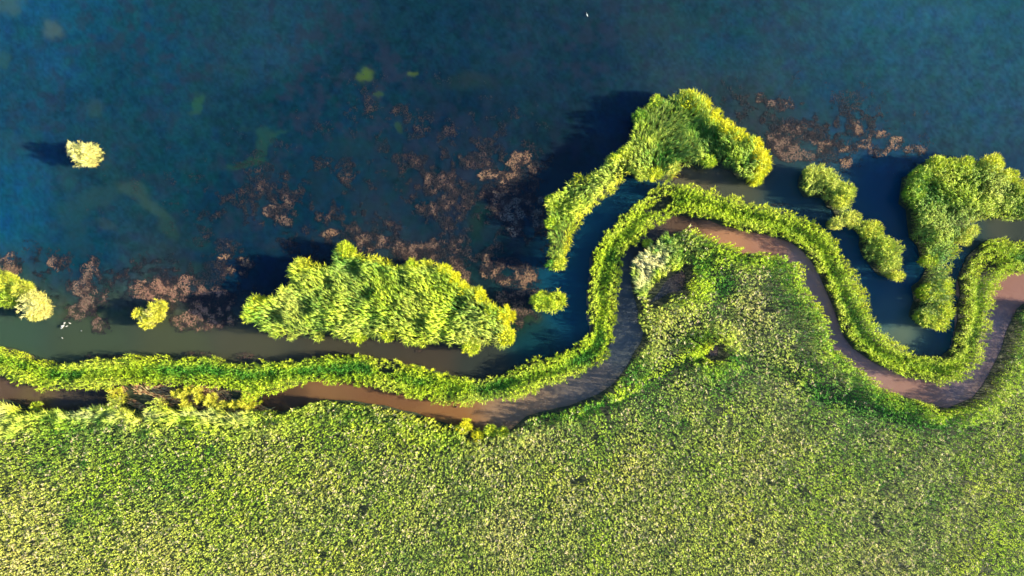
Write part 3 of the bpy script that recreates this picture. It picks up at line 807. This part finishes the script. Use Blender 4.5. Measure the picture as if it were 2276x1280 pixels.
# two shore tussocks on the channel
for tx, ty, r, lb in [(1033,948,16,"yellow tussock at the foot of the brown channel bend"),(1062,966,11,"small yellow tussock right of the channel bend tussock"),(1090,958,12,"green tussock at the dark end of the channel bend"),(1118,962,11,"low green tussock rightmost along the channel bend")]:
    rt = thing("reed_tussock", P(tx, ty, SL), lb, "tussock", "tussocks along the foot of the channel bend")
    tuft(P(tx, ty, SL), r * S, rt, "foliage", H=2.2, yel=.8 if tx < 1080 else .15, pale=.1, t=.8)
    R = Reeds(); n = 12; a = rng.random(n) * 6.283; u = np.stack([np.cos(a), np.sin(a)], 1)
    R.plants(np.array(P(tx, ty, SL)) + u * .2, np.full(n, .9), u * .3, 4, .4, .05, np.full(n, .2), u, .5, np.tile(np.array([.34, .24, .12]), (n, 1)))
    R.emit_single(rt, "dead_base")


# ------------------------------------------------------------------ pondweed
def weed_mesh(name, pt, bright, tone, label, cat, kind=None, group=None, r=.17, k=4):
    N = len(pt)
    th = rng.random((N, k)) * 6.283
    d = np.stack([np.cos(th), np.sin(th)], -1).reshape(-1, 2)
    root = np.zeros((N, k, 3)); root[..., :2] = pt[:, None]; root[..., 2] = (.012 + .03 * rng.random((N, 1)))
    L = r * rng.uniform(.6, 1.6, N * k); W = rng.uniform(.02, .045, N * k)
    vv = fbm(pt[:, 0], pt[:, 1], .9, 5, 3)
    b = (bright * (.25 + 1.1 * sst(vv, .3, .7))).clip(0, 1)[:, None]
    dim = np.array((.008, .015, .024))[None]; mid = np.array((.050, .036, .036))[None]
    c = np.where(b < .45, dim + (mid - dim) * b / .45, mid + (np.array(tone)[None] * .8 - mid) * ((b - .45) / .55))
    c = np.repeat(c[:, None], k, 1).reshape(-1, 3)
    V, T, C = blades(root.reshape(-1, 3), d, L, W, rng.uniform(.0, .5, N * k), rng.uniform(-.5, .2, N * k), c, .22)
    V[:, 2] = np.maximum(V[:, 2], .008)
    o = tri_mesh(name, V, T, C, M_WEED)
    return tag(o, label, cat, group, kind)


landpolys = [poly(q, S) for q in (A_ISL, D_ISL, E_CL, F_ISL, G_ISL, H_CL, I1_CL, I2_CL, J_CL, B_N + B_S)]


def mat_pts(ells, sp, thr, hole=(), ks=1, soft=.32):
    allp = []
    for cx, cy, rx, ry in ells:
        n = int(math.pi * rx * ry * S * S * 1.9 / sp ** 2)
        q = rng.random((n, 2)) * 2 - 1
        q = q * 1.35
        rr = np.hypot(q[:, 0], q[:, 1])
        px = cx + q[:, 0] * rx; py = cy + q[:, 1] * ry
        nn = fbm(px * S, py * S, 1.6, ks, 4)
        v = nn + soft * (1 - rr ** 1.5)
        m = v > thr - .035
        for hx, hy, hr, hs in hole: m &= (((px - hx) / hr) ** 2 + ((py - hy) / hs) ** 2) > 1
        pr = np.clip((v[m] - thr + .035) * 4.2, 0.05, 1)
        keep = rng.random(len(pr)) < .35 + .65 * pr
        allp.append(np.stack([px[m], py[m], pr], 1)[keep])
    a = np.concatenate(allp)
    pt = np.stack([(a[:, 0] - 1138) * S, (640 - a[:, 1]) * S], 1)
    return pt, a[:, 2]


TAN = (.42, .26, .155); PINK = (.27, .18, .13); GREY = (.17, .17, .155)
WM = "floating mats of brown pondweed"
MATS = [
 ([(1105,603,16,24),(1133,588,24,12),(1165,606,24,20),(1150,630,34,15),(1120,622,18,14)], [(1128,604,12,9)], TAN, .42, "tan ring shaped weed mat with a hole beside the little round clump"),
 ([(1077,588,13,30),(1072,570,16,10)], [], TAN, .47, "narrow upright tan weed patch left of the ring shaped mat"),
 ([(330,640,42,22),(395,645,60,26),(465,668,52,26),(440,705,52,26),(375,670,55,22),(500,700,24,24)], [(300,672,28,10)], (.38,.22,.15), .46, "largest brown weed mat round the small forked pale clump"),
 ([(198,600,20,26),(178,640,28,28),(205,672,32,30),(226,722,22,17),(185,690,40,24)], [], PINK, .47, "tall pinkish weed patch between the left clumps and the big mat"),
 ([(124,585,15,22)], [], PINK, .47, "small pinkish oval weed patch above the left clumps"),
 ([(10,588,34,22),(30,600,20,14)], [], PINK, .48, "pinkish weed patch at the left picture edge above the cut clump"),
 ([(1088,385,30,14),(1115,392,36,16),(1150,352,34,16),(1186,372,16,14),(1078,430,24,9),(1105,425,24,12),(1138,368,30,14)], [], TAN, .53, "ragged tan weed mat in open water left of the island tail"),
 ([(1122,470,14,22),(1140,500,14,24),(1162,470,16,14),(1190,490,18,22),(1180,440,24,14),(1140,450,20,12)], [], GREY, .50, "grey branching weed mat in the shade left of the island tail"),
 ([(1740,232,36,18),(1690,218,14,12)], [], PINK, .53, "small tan weed patch farthest up right of the arrow island"),
 ([(1722,300,18,34),(1750,282,36,14),(1765,345,42,18),(1745,325,30,24),(1800,310,40,14)], [], PINK, .475, "mottled pink weed mat right of the arrow island tip"),
 ([(1845,320,34,10),(1880,330,24,15),(1878,355,14,16),(1832,332,16,10)], [], TAN, .455, "tan hooked weed patch in the middle of the right hand mats"),
 ([(1950,300,34,11),(1928,320,30,14),(1984,318,20,18),(1950,340,20,10),(1905,290,18,20)], [], TAN, .47, "tan weed mat left above the broad right island"),
 ([(2036,332,24,9)], [], PINK, .38, "little tan weed patch just above the broad right island"),
 ([(1155,690,26,34),(1120,660,26,14),(1160,650,30,12)], [], PINK, .49, "brown weed patch squeezed between the largest island and the round clump"),
 ([(880,545,80,16),(950,552,60,18),(830,530,40,12),(1030,612,14,26),(1010,590,30,10)], [], PINK, .51, "long brown weed fringe along the top of the largest island"),
 ([(725,520,26,9)], [], TAN, .42, "small tan weed streak up left of the largest island"),
 ([(515,600,14,9),(545,582,16,12),(540,612,14,12),(500,570,16,8)], [], TAN, .50, "cluster of tan weed dots left of the largest island"),
 ([(600,470,16,12),(630,490,22,10),(585,500,12,10),(655,475,12,8)], [], PINK, .51, "scattered tan weed tufts out in the lake above the big mat"),
]
for ells, hol, tone, thr, lb in MATS:
    pt, br = mat_pts(ells, .115, thr, hol, ks=3)
    weed_mesh("pondweed_mat", pt, np.clip(br * 1.15, .15, 1), tone, lb, "weed mat", group=WM, r=.12, k=5)

# thin scattered weed everywhere between the mats
n = 420000
px = rng.uniform(-60, 2100, n); py = rng.uniform(150, 740, n)
zd = weed_density(px, py)
v = .6 * fbm(px * S, py * S, 2.2, 6, 5) + .4 * fbm(px * S, py * S, .7, 2, 3) + .20 * (zd - .5)
m = (v > .545) & (rng.random(n) < np.clip(zd * 1.0, 0, 1)) & ~((px > 1230) & (px < 1600) & (py > 180)) & ~((py > 690) & (px < 1160)) & ~((px > 1600) & (py > 395))
pt = np.stack([(px - 1138) * S, (640 - py) * S], 1)
idx = np.where(m)[0]
ok = np.ones(len(idx), bool)
for lp in landpolys: ok &= ~inside(pt[idx], lp)
idx = idx[ok]
weed_mesh("pondweed_scatter", pt[idx], np.clip((v[idx] - .545) * 5.5, .04, .9) * (.2 + .6 * zd[idx]), PINK,
          "fine brown pondweed scattered thinly through the lake between the mats", "pondweed", kind="stuff", r=.13, k=4)

# roots and silt weed along the foot of the long bank (north side)
foot = [(60,797,28,8),(240,792,50,5),(440,787,36,8),(548,790,24,7),(930,778,14,5),(1500,392,26,8),(1725,455,30,4)]
pt, br = mat_pts(foot, .14, .50, ks=2)
weed_mesh("root_weed", pt, br * .6, (.22, .13, .10), "dark reddish root weed along the upper foot of the winding bank", "root weed", kind="stuff", r=.14)

# ------------------------------------------------------------------ water birds
M_WHITE = plain_mat("white_feathers", (.45, .45, .42)); M_DARK = plain_mat("dark_feathers", (.05, .03, .028)); M_BILL = plain_mat("bill_and_legs", (.35, .22, .05)); M_BROWN = plain_mat("brown_feathers", (.14, .06, .03))


def loft(path, rad, nseg=10, squash=1.0):
    bm = bmesh.new(); rings = []
    path = [np.array(p, float) for p in path]
    for i, p in enumerate(path):
        a = path[max(i - 1, 0)]; b = path[min(i + 1, len(path) - 1)]
        t = (b - a) / np.linalg.norm(b - a)
        s = np.cross(t, (0, 0, 1.0)); s = s / (np.linalg.norm(s) + 1e-9)
        u = np.cross(s, t)
        rings.append([bm.verts.new(p + rad[i] * (s * math.cos(q) + u * math.sin(q) * squash)) for q in [6.2832 * j / nseg for j in range(nseg)]])
    for r0, r1 in zip(rings, rings[1:]):
        for j in range(nseg):
            bm.faces.new((r0[j], r0[(j + 1) % nseg], r1[(j + 1) % nseg], r1[j]))
    bm.faces.new(rings[0][::-1]); bm.faces.new(rings[-1])
    for f in bm.faces: f.smooth = True
    bmesh.ops.recalc_face_normals(bm, faces=bm.faces)
    return bm


def bird_obj(name, bm, mat, parent):
    me = bpy.data.meshes.new(name); bm.to_mesh(me); bm.free(); me.materials.append(mat)
    return link(bpy.data.objects.new(name, me), parent)


def wing_bm(side, spread, L):
    y = side
    if spread:
        out = [(-.16 * L, .05), (.14 * L, .06), (.17 * L, .34 * L), (.02 * L, .62 * L), (-.16 * L, .30 * L)]
    else:
        out = [(-.34 * L, .03), (-.05 * L, .125 * L), (.14 * L, .12 * L), (.2 * L, .06), (.0, .02)]
    bm = bmesh.new()
    zt = .30 * L
    top = [bm.verts.new((a, y * b, zt + .10 * L - abs(b) * .12)) for a, b in out]
    bot = [bm.verts.new((a, y * b, zt + .06 * L - abs(b) * .12)) for a, b in out]
    bm.faces.new(top); bm.faces.new(bot[::-1])
    for i in range(5):
        j = (i + 1) % 5; bm.faces.new((top[i], bot[i], bot[j], top[j]))
    bmesh.ops.recalc_face_normals(bm, faces=bm.faces)
    return bm


def bird(px, py, L, ang, label, spread=False, kind="white", cat="waterbird", group=None, z=.0):
    x, y = P(px, py)
    rt = thing("waterbird", (x, y), label, cat, group)
    rt.location.z = z; rt.rotation_euler = (0, 0, math.radians(ang))
    m = {"white": M_WHITE, "dark": M_DARK, "brown": M_BROWN}[kind]
    zb = .30 * L if kind == "white" else .06
    if kind == "white":
        path = [(-.5 * L, 0, zb + .0), (-.36 * L, 0, zb + .02), (-.15 * L, 0, zb + .04), (.08 * L, 0, zb + .05), (.22 * L, 0, zb + .09), (.26 * L, 0, zb + .25 * L), (.30 * L, 0, zb + .42 * L), (.38 * L, 0, zb + .47 * L), (.46 * L, 0, zb + .46 * L)]
        rad = [.02 * L, .08 * L, .14 * L, .13 * L, .06 * L, .028 * L, .03 * L, .042 * L, .012 * L]
    else:
        path = [(-.5 * L, 0, zb + .05), (-.35 * L, 0, zb + .04), (-.1 * L, 0, zb + .03), (.15 * L, 0, zb + .03), (.27 * L, 0, zb + .1 * L), (.33 * L, 0, zb + .26 * L), (.41 * L, 0, zb + .30 * L), (.47 * L, 0, zb + .28 * L)]
        rad = [.03 * L, .13 * L, .22 * L, .19 * L, .10 * L, .07 * L, .085 * L, .02 * L]
    bird_obj("body", loft(path, rad), m, rt)
    hz = path[-1][2]
    bird_obj("bill", loft([(.44 * L, 0, hz), (.52 * L, 0, hz - .01), (.62 * L, 0, hz - .02)], [.018 * L, .012 * L, .003 * L], 6), M_WHITE if kind == "dark" else M_BILL, rt)
    for s in (-1, 1):
        w_ = bird_obj("wing", wing_bm(s, spread, L), m, rt)
        if kind != "white": w_.location.z = -.30 * L + .17
        if kind == "white":
            bird_obj("leg", loft([(0, s * .05 * L, zb), (.01, s * .05 * L, zb * .5), (0, s * .05 * L, -.05)], [.012, .009, .010], 6), M_BILL, rt)


WB = "white waterbirds by the tall pinkish weed patch"
bird(141, 726, .62, -40, "largest white bird with open wings beside the tall pinkish weed patch", True, group=WB)
bird(144.5, 718, .34, -60, "small white bird above the bird with open wings", True, group=WB)
bird(149.5, 725, .36, 200, "small white bird right of the bird with open wings", False, group=WB)
bird(156.5, 718, .36, 150, "greyish white bird farthest up in the little flock", False, group=WB)
bird(182.5, 735, .32, 10, "small white bird at the lower edge of the tall pinkish weed patch", False, group=WB)
bird(140.5, 751, .40, -35, "white bird alone on the olive channel below the little flock", False, group=WB)
bird(1304.5, 34, .5, 115, "single white bird far out on the open lake near the top", False)
bird(1014.5, 904, .42, 30, "dark bird swimming close under the winding bank on brown water", False, kind="dark")
bird(1619.5, 519.5, .26, 200, "small brown bird swimming on the bright pink stretch of channel", False, kind="brown")
